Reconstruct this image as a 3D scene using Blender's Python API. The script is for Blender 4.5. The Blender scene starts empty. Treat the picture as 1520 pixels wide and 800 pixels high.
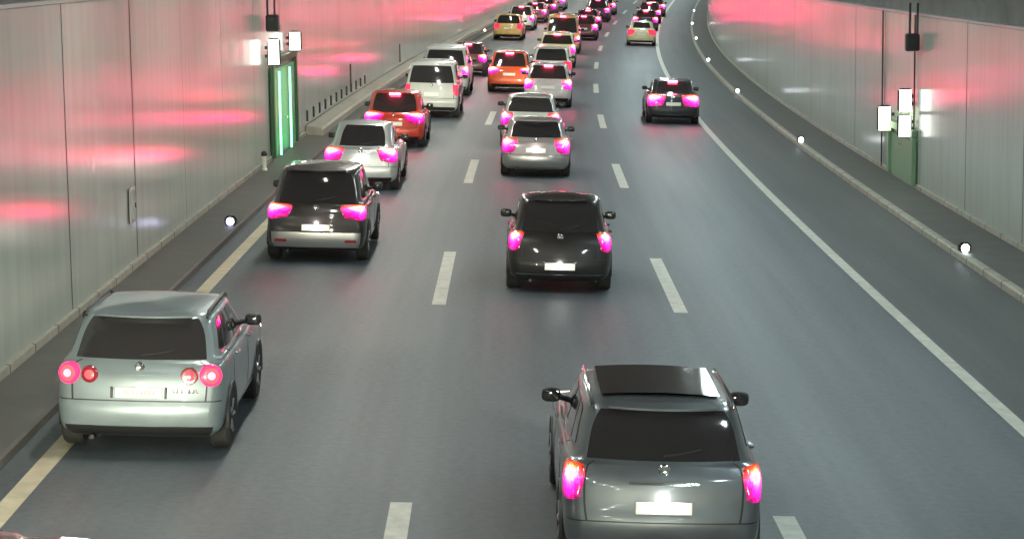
import bpy, math, random
from mathutils import Vector, Matrix
random.seed(7)
# ------------------------------------------------------------------ scale / road frame
K = 1.06                                   # metres per fitted unit
P = dict(x=0.8672*K, h=5.0980*K, yaw=0.0151439, pit=0.1423175, rol=-0.0121067, f=3249.9,
         k0=0.00046734/K, k1=2.39305e-6/K**2, k2=-9.17925e-9/K**3, v=-0.000105009/K, v3=2.36579e-6/K**2, cf=0.0366719)
LANE = 3.6*K; A_ = 6.857*K; B_ = -3.6146*K; C_ = -4.8743*K; D_ = 9.078*K; E_ = 10.3215*K
KL = -4.0*K                                # left kerb
S0, S1 = -30.0, 330.0
TAB = []
def _build():
    X = Y = 0.0; ds = 0.25
    n = int(S1/ds)+80
    for i in range(n+1):
        s = i*ds; th = P['k0']*s+P['k1']*s*s/2+P['k2']*s**3/6
        TAB.append((X, Y, th)); m = th+P['k0']*ds/2
        X += math.sin(m)*ds; Y += math.cos(m)*ds
_build()
def frame(s):
    if s < 0: return 0.0, s, 0.0, 0.0
    i = min(int(s/0.25), len(TAB)-2); t = s/0.25-i
    a, b = TAB[i], TAB[i+1]
    q = [a[k]*(1-t)+b[k]*t for k in range(3)]
    return q[0], q[1], q[2], P['v']*s*s/2+P['v3']*s**3/6
def RD(s, off, z=0.0):
    X, Y, th, zz = frame(s)
    return Vector((X+off*math.cos(th), Y-off*math.sin(th), z+zz-P['cf']*off))
# ------------------------------------------------------------------ camera, world, exposure
scn = bpy.context.scene
col = scn.collection
cd = bpy.data.cameras.new('camera'); cam = bpy.data.objects.new('camera', cd); col.objects.link(cam)
y_, p_, r_ = P['yaw'], P['pit'], P['rol']
fw = Vector((math.sin(y_)*math.cos(p_), math.cos(y_)*math.cos(p_), -math.sin(p_)))
rt = Vector((math.cos(y_), -math.sin(y_), 0)); up = rt.cross(fw)
rt2 = rt*math.cos(r_)+up*math.sin(r_); up2 = -rt*math.sin(r_)+up*math.cos(r_)
M = Matrix((rt2, up2, -fw)).transposed().to_4x4(); M.translation = Vector((P['x'], 0, P['h']))
cam.matrix_world = M
cd.sensor_fit = 'HORIZONTAL'; cd.sensor_width = 36; cd.lens = P['f']/1520*36; cd.clip_start = .1; cd.clip_end = 1500
scn.camera = cam
w = bpy.data.worlds.new('World'); scn.world = w; w.use_nodes = True
w.node_tree.nodes['Background'].inputs[0].default_value = (.5, .55, .6, 1)
w.node_tree.nodes['Background'].inputs[1].default_value = .05
scn.view_settings.view_transform = 'Standard'; scn.view_settings.look = 'None'
scn.view_settings.exposure = 0.0; scn.view_settings.gamma = 1
LUM = 98.0            # tunnel luminaire strength
TAIL = 1.0            # tail lamp multiplier
HEAD = 9.0
# ------------------------------------------------------------------ materials
def mat(name, base=(.5, .5, .5), rough=.5, metal=0, coat=0, emit=None, es=0, spec=.5, trans=0):
    m = bpy.data.materials.new(name); m.use_nodes = True
    b = m.node_tree.nodes['Principled BSDF']
    b.inputs['Base Color'].default_value = (*base, 1); b.inputs['Roughness'].default_value = rough
    b.inputs['Metallic'].default_value = metal; b.inputs['Coat Weight'].default_value = coat
    b.inputs['Coat Roughness'].default_value = .06
    b.inputs['Specular IOR Level'].default_value = spec
    if emit: b.inputs['Emission Color'].default_value = (*emit, 1); b.inputs['Emission Strength'].default_value = es
    return m
def nodes(m): return m.node_tree.nodes, m.node_tree.links, m.node_tree.nodes['Principled BSDF']
def noise_mat(name, c1, c2, scale, rough=(.5, .7), stretch=(1, 1, 1), coord='Object', bump=0, bscale=None, detail=6, spec=.5):
    m = mat(name, c1, rough[0], spec=spec); N, L, b = nodes(m)
    tc = N.new('ShaderNodeTexCoord'); mp = N.new('ShaderNodeMapping'); mp.inputs['Scale'].default_value = stretch
    L.new(tc.outputs[coord], mp.inputs[0])
    n = N.new('ShaderNodeTexNoise'); n.inputs['Scale'].default_value = scale; n.inputs['Detail'].default_value = detail
    n.inputs['Roughness'].default_value = .65
    L.new(mp.outputs[0], n.inputs['Vector'])
    r = N.new('ShaderNodeValToRGB'); r.color_ramp.elements[0].position = .3; r.color_ramp.elements[1].position = .7
    r.color_ramp.elements[0].color = (*c1, 1); r.color_ramp.elements[1].color = (*c2, 1)
    L.new(n.outputs['Fac'], r.inputs[0]); L.new(r.outputs[0], b.inputs['Base Color'])
    mr = N.new('ShaderNodeMapRange'); mr.inputs[3].default_value = rough[0]; mr.inputs[4].default_value = rough[1]
    L.new(n.outputs['Fac'], mr.inputs[0]); L.new(mr.outputs[0], b.inputs['Roughness'])
    if bump:
        n2 = N.new('ShaderNodeTexNoise'); n2.inputs['Scale'].default_value = bscale or scale*4; n2.inputs['Detail'].default_value = 3
        L.new(tc.outputs[coord], n2.inputs['Vector'])
        bp = N.new('ShaderNodeBump'); bp.inputs['Strength'].default_value = bump; bp.inputs['Distance'].default_value = .01
        L.new(n2.outputs['Fac'], bp.inputs['Height']); L.new(bp.outputs[0], b.inputs['Normal'])
    return m
def asphalt(name, c1, c2, rough):
    m = mat(name, c1, rough, spec=.5); N, L, b = nodes(m)
    uv = N.new('ShaderNodeUVMap'); uv.uv_map = 'UVMap'
    def nz(scale, st, det=5, ro=.6):
        mp = N.new('ShaderNodeMapping'); mp.inputs['Scale'].default_value = st; L.new(uv.outputs[0], mp.inputs[0])
        n = N.new('ShaderNodeTexNoise'); n.inputs['Scale'].default_value = scale; n.inputs['Detail'].default_value = det
        n.inputs['Roughness'].default_value = ro; L.new(mp.outputs[0], n.inputs['Vector']); return n
    big = nz(.35, (.35, 1, 1)); fine = nz(9, (1, 1, 1), 8, .75); tr = nz(1.0, (.03, 1.3, 1), 3)
    a = N.new('ShaderNodeMath'); a.operation = 'ADD'; L.new(big.outputs[0], a.inputs[0]); L.new(tr.outputs[0], a.inputs[1])
    a2 = N.new('ShaderNodeMath'); a2.operation = 'MULTIPLY_ADD'; L.new(fine.outputs[0], a2.inputs[0]); a2.inputs[1].default_value = 1.1; L.new(a.outputs[0], a2.inputs[2])
    spx = N.new('ShaderNodeSeparateXYZ'); L.new(uv.outputs[0], spx.inputs[0])
    ph = N.new('ShaderNodeMath'); ph.operation = 'MULTIPLY_ADD'; L.new(spx.outputs['Y'], ph.inputs[0]); ph.inputs[1].default_value = 2*math.pi/(LANE/2); ph.inputs[2].default_value = -math.pi/2+2*math.pi*KL/(LANE/2)
    sn = N.new('ShaderNodeMath'); sn.operation = 'SINE'; L.new(ph.outputs[0], sn.inputs[0])
    a3 = N.new('ShaderNodeMath'); a3.operation = 'MULTIPLY_ADD'; L.new(sn.outputs[0], a3.inputs[0]); a3.inputs[1].default_value = .045; L.new(a2.outputs[0], a3.inputs[2])
    mr = N.new('ShaderNodeMapRange'); mr.inputs[1].default_value = 1.28; mr.inputs[2].default_value = 1.8; L.new(a3.outputs[0], mr.inputs[0])
    mx = N.new('ShaderNodeMix'); mx.data_type = 'RGBA'; L.new(mr.outputs[0], mx.inputs['Factor'])
    mx.inputs['A'].default_value = (*c1, 1); mx.inputs['B'].default_value = (*c2, 1); L.new(mx.outputs['Result'], b.inputs['Base Color'])
    mr2 = N.new('ShaderNodeMapRange'); mr2.inputs[3].default_value = rough-.1; mr2.inputs[4].default_value = rough+.12
    L.new(big.outputs[0], mr2.inputs[0]); L.new(mr2.outputs[0], b.inputs['Roughness'])
    bp = N.new('ShaderNodeBump'); bp.inputs['Strength'].default_value = .6; bp.inputs['Distance'].default_value = .008
    L.new(fine.outputs[0], bp.inputs['Height']); L.new(bp.outputs[0], b.inputs['Normal'])
    return m
def cladding(name, c, c2):
    m = mat(name, c, .19, spec=.9); N, L, b = nodes(m)
    uv = N.new('ShaderNodeUVMap'); uv.uv_map = 'UVMap'
    sp = N.new('ShaderNodeSeparateXYZ'); L.new(uv.outputs[0], sp.inputs[0])
    def nz(scale, st, det=4):
        mp = N.new('ShaderNodeMapping'); mp.inputs['Scale'].default_value = st; L.new(uv.outputs[0], mp.inputs[0])
        n = N.new('ShaderNodeTexNoise'); n.inputs['Scale'].default_value = scale; n.inputs['Detail'].default_value = det
        L.new(mp.outputs[0], n.inputs['Vector']); return n
    grime = nz(1.2, (2.2, .25, 1), 6)
    low = N.new('ShaderNodeMapRange'); low.inputs[1].default_value = .15; low.inputs[2].default_value = 1.5
    low.inputs[3].default_value = .35; low.inputs[4].default_value = 0; L.new(sp.outputs['Y'], low.inputs[0])
    ad = N.new('ShaderNodeMath'); ad.operation = 'MULTIPLY_ADD'; L.new(grime.outputs[0], ad.inputs[0]); ad.inputs[1].default_value = 1.0; L.new(low.outputs[0], ad.inputs[2])
    mr = N.new('ShaderNodeMapRange'); mr.inputs[1].default_value = .4; mr.inputs[2].default_value = 1.05; L.new(ad.outputs[0], mr.inputs[0])
    mx = N.new('ShaderNodeMix'); mx.data_type = 'RGBA'; L.new(mr.outputs[0], mx.inputs['Factor'])
    mx.inputs['A'].default_value = (*c, 1); mx.inputs['B'].default_value = (*c2, 1); L.new(mx.outputs['Result'], b.inputs['Base Color'])
    wav = nz(1.0, (1.5, .03, 1), 2); wav2 = nz(1.0, (.8, .35, 1), 2)
    mm = N.new('ShaderNodeMath'); mm.operation = 'MULTIPLY_ADD'; L.new(wav2.outputs[0], mm.inputs[0]); mm.inputs[1].default_value = 1.2; L.new(wav.outputs[0], mm.inputs[2])
    bp = N.new('ShaderNodeBump'); bp.inputs['Strength'].default_value = .4; bp.inputs['Distance'].default_value = .02
    L.new(mm.outputs[0], bp.inputs['Height']); L.new(bp.outputs[0], b.inputs['Normal'])
    return m
MT = {}
MT['road'] = asphalt('asphalt', (.062, .078, .092), (.118, .138, .156), .52)
MT['shoulder'] = asphalt('asphalt_shoulder', (.070, .079, .080), (.112, .120, .120), .58)
MT['walk'] = noise_mat('walkway_concrete', (.085, .084, .077), (.13, .128, .116), 1.5, (.6, .8), bump=.3)
MT['kerb'] = noise_mat('kerb_stone', (.28, .27, .22), (.42, .40, .34), 2.5, (.55, .8))
def kerb_joints(m):
    N, L, b = nodes(m); src = b.inputs['Base Color'].links[0].from_socket
    uv = N.new('ShaderNodeUVMap'); uv.uv_map = 'UVMap'; sp = N.new('ShaderNodeSeparateXYZ'); L.new(uv.outputs[0], sp.inputs[0])
    pp_ = N.new('ShaderNodeMath'); pp_.operation = 'PINGPONG'; L.new(sp.outputs['X'], pp_.inputs[0]); pp_.inputs[1].default_value = .75
    lt = N.new('ShaderNodeMath'); lt.operation = 'LESS_THAN'; L.new(pp_.outputs[0], lt.inputs[0]); lt.inputs[1].default_value = .025
    mx = N.new('ShaderNodeMix'); mx.data_type = 'RGBA'; L.new(lt.outputs[0], mx.inputs['Factor']); L.new(src, mx.inputs['A'])
    mx.inputs['B'].default_value = (.06, .058, .05, 1); L.new(mx.outputs['Result'], b.inputs['Base Color'])
kerb_joints(MT['kerb'])
MT['paint'] = noise_mat('road_paint', (.42, .43, .38), (.66, .66, .58), 5, (.45, .65), detail=8)
MT['paint_warm'] = noise_mat('road_paint_headlight_tint', (.44, .39, .28), (.64, .58, .43), 4, (.5, .7), detail=8)  # left edge line paint, headlight warmth put into its yellower colour
MT['clad'] = cladding('enamel_panel', (.48, .53, .48), (.39, .42, .37))
MT['conc'] = noise_mat('concrete', (.12, .125, .115), (.2, .2, .185), 1.2, (.7, .9), bump=.3)
MT['ledge'] = noise_mat('ledge_concrete', (.33, .32, .27), (.45, .43, .36), 1.5, (.45, .65))
MT['joint'] = mat('joint_rubber', (.03, .03, .03), .7)
MT['black'] = mat('black_plastic', (.015, .015, .016), .45)
MT['dark'] = mat('dark_housing', (.03, .03, .028), .55)
MT['glass'] = mat('tinted_glass', (.028, .026, .028), .07, coat=.6, spec=.6)
MT['tyre'] = noise_mat('tyre_rubber', (.015, .015, .015), (.03, .03, .028), 8, (.75, .9))
MT['rim'] = mat('alloy_rim', (.5, .5, .5), .3, metal=.9)
MT['chrome'] = mat('chrome', (.8, .8, .78), .12, metal=1)
MT['plate'] = mat('plate_white', (.85, .84, .76), .45)
MT['platey'] = mat('plate_text', (.04, .04, .04), .5)
MT['under'] = mat('underbody', (.02, .02, .02), .8)
MT['red'] = mat('shield_red', (.5, .03, .03), .4)
def lamp(name, c, s): return mat(name, (.2, .02, .03), .2, emit=c, es=s, coat=.5)
MT['core'] = lamp('brake_lamp_core', (1, .02, .06), 45*TAIL)
MT['lens'] = lamp('brake_lamp_lens', (1, .008, .085), 9.0*TAIL)
MT['lensm'] = lamp('brake_lamp_magenta', (1, .02, .62), 1.8*TAIL)
MT['amber'] = lamp('lamp_upper_amber', (1, .16, .01), 2.2*TAIL)
def lens_mat(name, peak, low, warm=1.0):
    m = mat(name, (.25, .01, .02), .15, coat=.6); N, L, b = nodes(m)
    uv = N.new('ShaderNodeUVMap'); uv.uv_map = 'UVMap'; sp = N.new('ShaderNodeSeparateXYZ'); L.new(uv.outputs[0], sp.inputs[0])
    def mth(op, a, c=None, d=None):
        n = N.new('ShaderNodeMath'); n.operation = op
        for k, v in enumerate((a, c, d)):
            if v is None: continue
            if isinstance(v, (int, float)): n.inputs[k].default_value = v
            else: L.new(v, n.inputs[k])
        return n.outputs[0]
    x2 = mth('POWER', mth('ABSOLUTE', mth('ADD', sp.outputs['X'], .08)), 2.0); y2 = mth('POWER', mth('ABSOLUTE', sp.outputs['Y']), 2.0)
    r2 = mth('ADD', x2, mth('MULTIPLY', y2, 1.25))
    g = mth('POWER', 2.718, mth('MULTIPLY', r2, -4.6))
    vr = N.new('ShaderNodeTexVoronoi'); vr.inputs['Scale'].default_value = 5.5; L.new(uv.outputs[0], vr.inputs['Vector'])
    cell = mth('MULTIPLY_ADD', vr.outputs['Distance'], -1.1, 1.25)
    st = mth('MULTIPLY_ADD', mth('MULTIPLY', g, cell), peak, mth('MULTIPLY', cell, low))
    L.new(st, b.inputs['Emission Strength'])
    rp = N.new('ShaderNodeValToRGB'); cr = rp.color_ramp
    cr.elements[0].position = 0; cr.elements[0].color = (1, .004, .42, 1)
    cr.elements[1].position = 1; cr.elements[1].color = (1, .10*warm, .004, 1)
    for p_, c_ in ((.3, (1, .008, .30, 1)), (.5, (1, .03, .085, 1)), (.68, (1, .04*warm, .03, 1))):
        e = cr.elements.new(p_); e.color = c_
    L.new(mth('MULTIPLY_ADD', sp.outputs['Y'], .5, .5), rp.inputs[0]); L.new(rp.outputs[0], b.inputs['Emission Color'])
    return m
MT['lens'] = lens_mat('brake_lamp_lens', 150*TAIL, .7)
MT['lensfar'] = lens_mat('brake_lamp_lens_far', 320*TAIL, 1.8, 1.6)
MT['redlens'] = lamp('tail_lamp_dim', (1, .03, .10), 1.2*TAIL)
MT['rosecore'] = lamp('tail_lamp_rose', (1, .12, .12), 1.5*TAIL)
MT['roselens'] = lamp('tail_lamp_rose_lens', (1, .02, .12), 2.5*TAIL)
MT['offlens'] = mat('reflector_red', (.25, .01, .02), .15, coat=1)
MT['headl'] = mat('head_lamp', (.8, .8, .8), .1, emit=(1, .95, .8), es=12)
MT['lum'] = mat('luminaire_diffuser', (.8, .8, .8), .4, emit=(.84, 1, 1), es=LUM)
MT['lumw'] = mat('luminaire_diffuser_warm', (.8, .8, .8), .4, emit=(.97, .97, .86), es=LUM)
MT['lumbody'] = mat('luminaire_body', (.5, .5, .5), .4, metal=.6)
MT['signw'] = mat('sign_face_lit', (.8, .8, .8), .4, emit=(.95, 1, .88), es=3.5)
MT['signg'] = mat('sign_face_lit_green', (.8, .8, .8), .4, emit=(.80, 1, .62), es=4)
MT['green'] = mat('green_tube_lit', (.1, .6, .3), .3, emit=(.16, 1, .36), es=5.5)
MT['greenp'] = mat('green_door_paint', (.16, .46, .27), .35)
MT['greend'] = mat('green_door_dark', (.02, .09, .035), .4)
MT['greens'] = mat('green_door_faded', (.20, .33, .20), .4)
MT['studw'] = mat('stud_lens', (.8, .8, .8), .3, emit=(.88, .95, 1), es=14)
MT['studb'] = mat('stud_lens_blue', (.8, .8, .8), .3, emit=(.62, .62, 1), es=7)
MT['studg'] = mat('stud_lens_green', (.8, .8, .8), .3, emit=(.7, 1, .5), es=6)
MT['studc'] = mat('stud_lens_cream', (.8, .8, .8), .3, emit=(1, .93, .7), es=6)
MT['sigred'] = mat('signal_red', (.4, .02, .02), .4, emit=(1, .03, .10), es=40)
_paints = {}
def paint(c, metal=.35, rough=.32):
    k = (c, metal, rough)
    if k not in _paints:
        m = mat('car_paint', c, rough, metal=metal, coat=.8); N, L, b = nodes(m)
        tc = N.new('ShaderNodeTexCoord'); n = N.new('ShaderNodeTexNoise'); n.inputs['Scale'].default_value = 3; n.inputs['Detail'].default_value = 6
        L.new(tc.outputs['Object'], n.inputs['Vector'])
        mr = N.new('ShaderNodeMapRange'); mr.inputs[3].default_value = rough-.08; mr.inputs[4].default_value = rough+.18
        L.new(n.outputs['Fac'], mr.inputs[0]); L.new(mr.outputs[0], b.inputs['Roughness'])
        hs = N.new('ShaderNodeMix'); hs.data_type = 'RGBA'; hs.inputs['A'].default_value = (*[v*.8 for v in c], 1); hs.inputs['B'].default_value = (*[min(1, v*1.1) for v in c], 1)
        L.new(n.outputs['Fac'], hs.inputs['Factor']); L.new(hs.outputs['Result'], b.inputs['Base Color'])
        _paints[k] = m
    return _paints[k]
# ------------------------------------------------------------------ helpers
class MB:
    def __init__(s): s.v = []; s.f = []; s.uv = []
    def add(s, vs, fs):
        o = len(s.v); s.v += [tuple(v) for v in vs]; s.f += [tuple(i+o for i in f) for f in fs]
    def box(s, a, b, fn=None, bev=0):
        x0, y0, z0 = a; x1, y1, z1 = b
        if bev:
            m = min(bev, (x1-x0)/2.01, (y1-y0)/2.01, (z1-z0)/2.01)
            vs = []; 
            for z, k in ((z0, m), (z0+m, 0), (z1-m, 0), (z1, m)):
                xa, xb, ya, yb = x0+k, x1-k, y0+k, y1-k; c = m
                vs += [(xa+c, ya, z), (xb-c, ya, z), (xb, ya+c, z), (xb, yb-c, z), (xb-c, yb, z), (xa+c, yb, z), (xa, yb-c, z), (xa, ya+c, z)]
            fs = [tuple(range(7, -1, -1)), tuple(range(24, 32))]
            for r in range(3):
                for i in range(8):
                    j = (i+1) % 8; fs.append((r*8+i, r*8+j, r*8+8+j, r*8+8+i))
        else:
            vs = [(x0, y0, z0), (x1, y0, z0), (x1, y1, z0), (x0, y1, z0), (x0, y0, z1), (x1, y0, z1), (x1, y1, z1), (x0, y1, z1)]
            fs = [(3, 2, 1, 0), (4, 5, 6, 7), (0, 1, 5, 4), (1, 2, 6, 5), (2, 3, 7, 6), (3, 0, 4, 7)]
        if fn: vs = [fn(Vector(v)) for v in vs]
        s.add(vs, fs)
    def lathe(s, prof, c, axis='x', n=24):          # prof: (radius, offset along axis)
        vs = []; fs = []
        for r, o in prof:
            for i in range(n):
                a = 2*math.pi*i/n; p = (r*math.cos(a), r*math.sin(a))
                q = {'x': (o, p[0], p[1]), 'y': (p[0], o, p[1]), 'z': (p[0], p[1], o)}[axis]
                vs.append((c[0]+q[0], c[1]+q[1], c[2]+q[2]))
        for k in range(len(prof)-1):
            for i in range(n):
                j = (i+1) % n; fs.append((k*n+i, k*n+j, k*n+n+j, k*n+n+i))
        fs.append(tuple(range(n))[::-1]); fs.append(tuple(range((len(prof)-1)*n, len(prof)*n)))
        s.add(vs, fs)
    def ell(s, c, r, n=12, m=8, pw=1.0):
        vs = []; fs = []
        f = lambda t: math.copysign(abs(t)**pw, t)
        for j in range(m+1):
            b = math.pi*(j/m-.5)*.995
            for i in range(n):
                a = 2*math.pi*i/n
                vs.append((c[0]+r[0]*f(math.cos(b))*f(math.cos(a)), c[1]+r[1]*f(math.cos(b))*f(math.sin(a)), c[2]+r[2]*f(math.sin(b))))
        for j in range(m):
            for i in range(n):
                k = (i+1) % n; fs.append((j*n+i, j*n+k, j*n+n+k, j*n+n+i))
        s.add(vs, fs)
    def tube(s, pts, r, n=6):
        vs = []; fs = []
        for q, p in enumerate(pts):
            p = Vector(p); d = (Vector(pts[min(q+1, len(pts)-1)])-Vector(pts[max(q-1, 0)])).normalized()
            a = d.orthogonal().normalized(); b = d.cross(a)
            if q == 0: a0 = a
            else:
                a = (a0-d*a0.dot(d)).normalized(); b = d.cross(a); a0 = a
            for i in range(n):
                t = 2*math.pi*i/n; vs.append(p+a*r*math.cos(t)+b*r*math.sin(t))
        for q in range(len(pts)-1):
            for i in range(n):
                j = (i+1) % n; fs.append((q*n+i, q*n+j, q*n+n+j, q*n+n+i))
        fs.append(tuple(range(n))[::-1]); fs.append(tuple(range((len(pts)-1)*n, len(pts)*n)))
        s.add(vs, fs)
    def build(s, name, m, parent=None, smooth=True, uv=None, angle=32):
        me = bpy.data.meshes.new(name); me.from_pydata(s.v, [], s.f); me.update()
        if uv:
            l = me.uv_layers.new(name='UVMap')
            for i, lp in enumerate(me.loops): l.data[i].uv = uv[lp.vertex_index]
        if smooth:
            me.polygons.foreach_set('use_smooth', [True]*len(me.polygons))
            me.set_sharp_from_angle(angle=math.radians(angle))
        me.materials.append(m)
        o = bpy.data.objects.new(name, me); col.objects.link(o)
        if parent: o.parent = parent
        return o
def tag(o, label=None, cat=None, group=None, kind=None):
    if label: o['label'] = label
    if cat: o['category'] = cat
    if group: o['group'] = group
    if kind: o['kind'] = kind
    return o
def empty(name, loc=(0, 0, 0), rz=0):
    e = bpy.data.objects.new(name, None); e.empty_display_size = .2; col.objects.link(e)
    e.location = loc; e.rotation_euler = (0, 0, rz); return e
def strip(name, m, prof, s0=S0, s1=S1, ds=2.0, parent=None, jit=None):
    """prof: list of (off, z); a ribbon swept along the road, uv in metres"""
    b = MB(); uv = []; n = max(1, int(round((s1-s0)/ds)))
    acc = [0]
    for k in range(1, len(prof)): acc.append(acc[-1]+math.hypot(prof[k][0]-prof[k-1][0], prof[k][1]-prof[k-1][1]))
    vs = []
    for i in range(n+1):
        s = s0+(s1-s0)*i/n
        for k, (o, z) in enumerate(prof): vs.append(RD(s, o, z)); uv.append((s, acc[k]+prof[0][0]*0))
    c = len(prof); fs = []
    for i in range(n):
        for k in range(c-1): a = i*c+k; fs.append((a, a+1, a+c+1, a+c))
    b.add(vs, fs)
    return b.build(name, m, parent, uv=uv)
def road_rot(s):
    X, Y, th, z = frame(s); return -th
# ------------------------------------------------------------------ SETTING
ground = MB(); ground.box((-60, -60, -14), (90, 420, -13.9))
tag(ground.build('ground', MT['conc']), kind='structure')
tag(strip('road', MT['road'], [(KL-.02, 0)]+[(KL+(A_-KL)*k/6, 0) for k in range(1, 6)]+[(A_+.02, 0)]), kind='structure')
tag(strip('shoulder', MT['shoulder'], [(A_+.02, 0), ((A_+D_)/2, 0), (D_+.01, 0)]), kind='structure')
tag(strip('walkway_left', MT['walk'], [(KL-.16, .13), (C_-.4, .15)]), kind='structure')
tag(strip('kerb_left', MT['walk'], [(KL, -.02), (KL, .10), (KL-.03, .13), (KL-.17, .134)]), kind='structure')
tag(strip('walkway_right', MT['walk'], [(D_+.14, .14), (E_+.4, .15)]), kind='structure')
tag(strip('kerb_right', MT['kerb'], [(D_, -.02), (D_, .11), (D_+.03, .14), (D_+.15, .144)]), kind='structure')
# markings
tag(strip('edge_line_left', MT['paint_warm'], [(B_-.11, .004), (B_+.11, .004)]), kind='structure')
tag(strip('edge_line_right', MT['paint'], [(A_-.1, .005), (A_+.1, .005)]), kind='structure')
def dashes(name, off, ph):
    b = MB()
    for k in range(-1, 16):
        s1 = (ph+18*k)*K; s0 = s1-6*K
        vs = []; fs = []
        for i in range(5):
            s = s0+(s1-s0)*i/4
            vs += [RD(s, off-.11, .004), RD(s, off+.11, .004)]
        fs = [(2*i, 2*i+1, 2*i+3, 2*i+2) for i in range(4)]
        b.add(vs, fs)
    tag(b.build(name, MT['paint'], smooth=False), kind='structure')
dashes('lane_line_left', 0, 20.25); dashes('lane_line_right', LANE, 20.05)
# upper walls + ceiling (bare concrete vault)
ZT_L, ZT_R = 4.4*K, 4.1*K
def wall_z(off): return -0.0
CE = 6.9
tag(strip('ceiling', MT['conc'], [(C_-.12, ZT_L-.05), (C_-.12, ZT_L+.3), (C_+.5, CE-1.0), (C_+1.3, CE-.3), (C_+2.2, CE), (2.8, CE+.15), (E_-2.2, CE+.15), (E_-1.3, CE-.2), (E_-.5, CE-.9), (E_+.12, ZT_R+.35), (E_+.12, ZT_R-.05)]), kind='structure')
# ceiling end bulkheads close the tube behind the camera and far away
def bulkhead(s, name):
    b = MB(); p = [RD(s, o, z) for o, z in ((C_-1, -.5), (E_+1, -.5), (E_+1, CE+1), (C_-1, CE+1))]
    b.add(p, [(0, 1, 2, 3)]); tag(b.build(name, MT['conc'], smooth=False), kind='structure')
bulkhead(S0+.1, 'ceiling_bulkhead'); bulkhead(S1-.5, 'ceiling_bulkhead')
# clad walls: separate enamel panels with joints
def wall(side, off, zt, s_first, step, label, niche):
    root = empty('tunnel_wall', RD(30, off, .15)); tag(root, label, 'wall')
    inv = Matrix.Translation(-root.location)
    def par(o): o.parent = root; o.matrix_parent_inverse = inv; return o
    par(strip('backing', MT['joint'], [(off+side*.07, .0), (off+side*.07, zt)]))
    par(strip('top_rail', MT['lumbody'], [(off-side*.0, zt-.01), (off-side*.03, zt), (off-side*.03, zt+.05), (off+side*.14, zt+.06)]))
    par(strip('base_strip', MT['kerb'], [(off-side*.03, .145), (off-side*.03, .25), (off+side*.03, .26)]))
    b = MB(); uv = []
    s = s_first
    while s > S0+step: s -= step
    big = 0
    while s < S1-1:
        e = s+step; gap = .045 if big % 3 else .085
        if niche and niche[0] < (s+e)/2 < niche[1]: s = e; big += 1; continue
        rnd = random.uniform(-.004, .004); rnd2 = random.uniform(-.004, .004)
        n = 6 if s < 140 else 3
        vs = []; fs = []
        for i in range(n+1):
            q = s+gap/2+(e-s-gap)*i/n
            for z in (.2, zt*.5, zt):
                o = off+side*(.02+rnd*(i/n)+rnd2*(z/zt)); vs.append(RD(q, o, z)); uv.append((q, z))
        for i in range(n):
            for k in range(2):
                a = i*3+k; fs.append((a, a+1, a+4, a+3) if side < 0 else (a, a+3, a+4, a+1))
        b.add(vs, fs); s = e; big += 1
    par(b.build('enamel_panels', MT['clad'], uv=uv))
    return root
LJ = 29.5*K; RJ = 44.7*K
NL = (53.0*K, 59.0*K); NR = (49.9*K, 55.2*K)
wl = wall(-1, C_, ZT_L, LJ, 5.25*K, 'long left tunnel wall of glossy pale enamel panels carrying red light streaks', None)
wr = wall(1, E_, ZT_R, RJ, 5.25*K, 'long right tunnel wall of glossy pale panels curving away beside the shoulder', None)
# low concrete ledge on the left beyond the refuge
le = strip('concrete_ledge', MT['ledge'], [(C_+.50, .12), (C_+.50, .3), (C_+.45, .36), (C_+.02, .42)], 61*K, S1-2)
b = MB(); b.add([RD(61*K, C_+.5, .12), RD(61*K, C_+.5, .3), RD(61*K, C_+.45, .36), RD(61*K, C_+.0, .42), RD(61*K, C_+.0, .12)], [(0, 1, 2, 3, 4)]); b.build('end_cap', MT['ledge'], le, smooth=False)
tag(le, 'low pale concrete ledge along foot of left wall beyond the green lit door', 'ledge')
# luminaires
def luminaire(s, off, z, m):
    r = empty('ceiling_luminaire', RD(s, off, z), road_rot(s))
    b = MB(); b.box((-.17, -1.1, 0), (.17, 1.1, .12), bev=.02); b.build('housing', MT['lumbody'], r)
    b = MB(); b.box((-.15, -1.05, -.02), (.15, 1.05, -.002)); b.build('diffuser', m, r, smooth=False)
    for hy in (-.8, .8): b = MB(); b.tube([(0, hy, .12), (0, hy, .45)], .02); b.build('hanger', MT['lumbody'], r)
    return r
protoL = {}
def lumrow(off, m, label, grp):
    first = None; s = -24.0
    z = CE-.35
    while s < 300:
        if first is None: r = luminaire(s, off, z, m); first = r
        else:
            r = first.copy(); col.objects.link(r); r.location = RD(s, off, z); r.rotation_euler = (0, 0, road_rot(s))
            for c in first.children:
                d = c.copy(); d.parent = r; col.objects.link(d)
        tag(r, label, 'lamp', grp); s += 8.0
lumrow(-1.6, MT['lumw'], 'long warm white luminaire hanging from tunnel ceiling over left lane', 'ceiling luminaires over the left lane')
lumrow(6.6, MT['lum'], 'long cool white luminaire hanging from tunnel ceiling over right lane', 'ceiling luminaires over the right lane')
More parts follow.
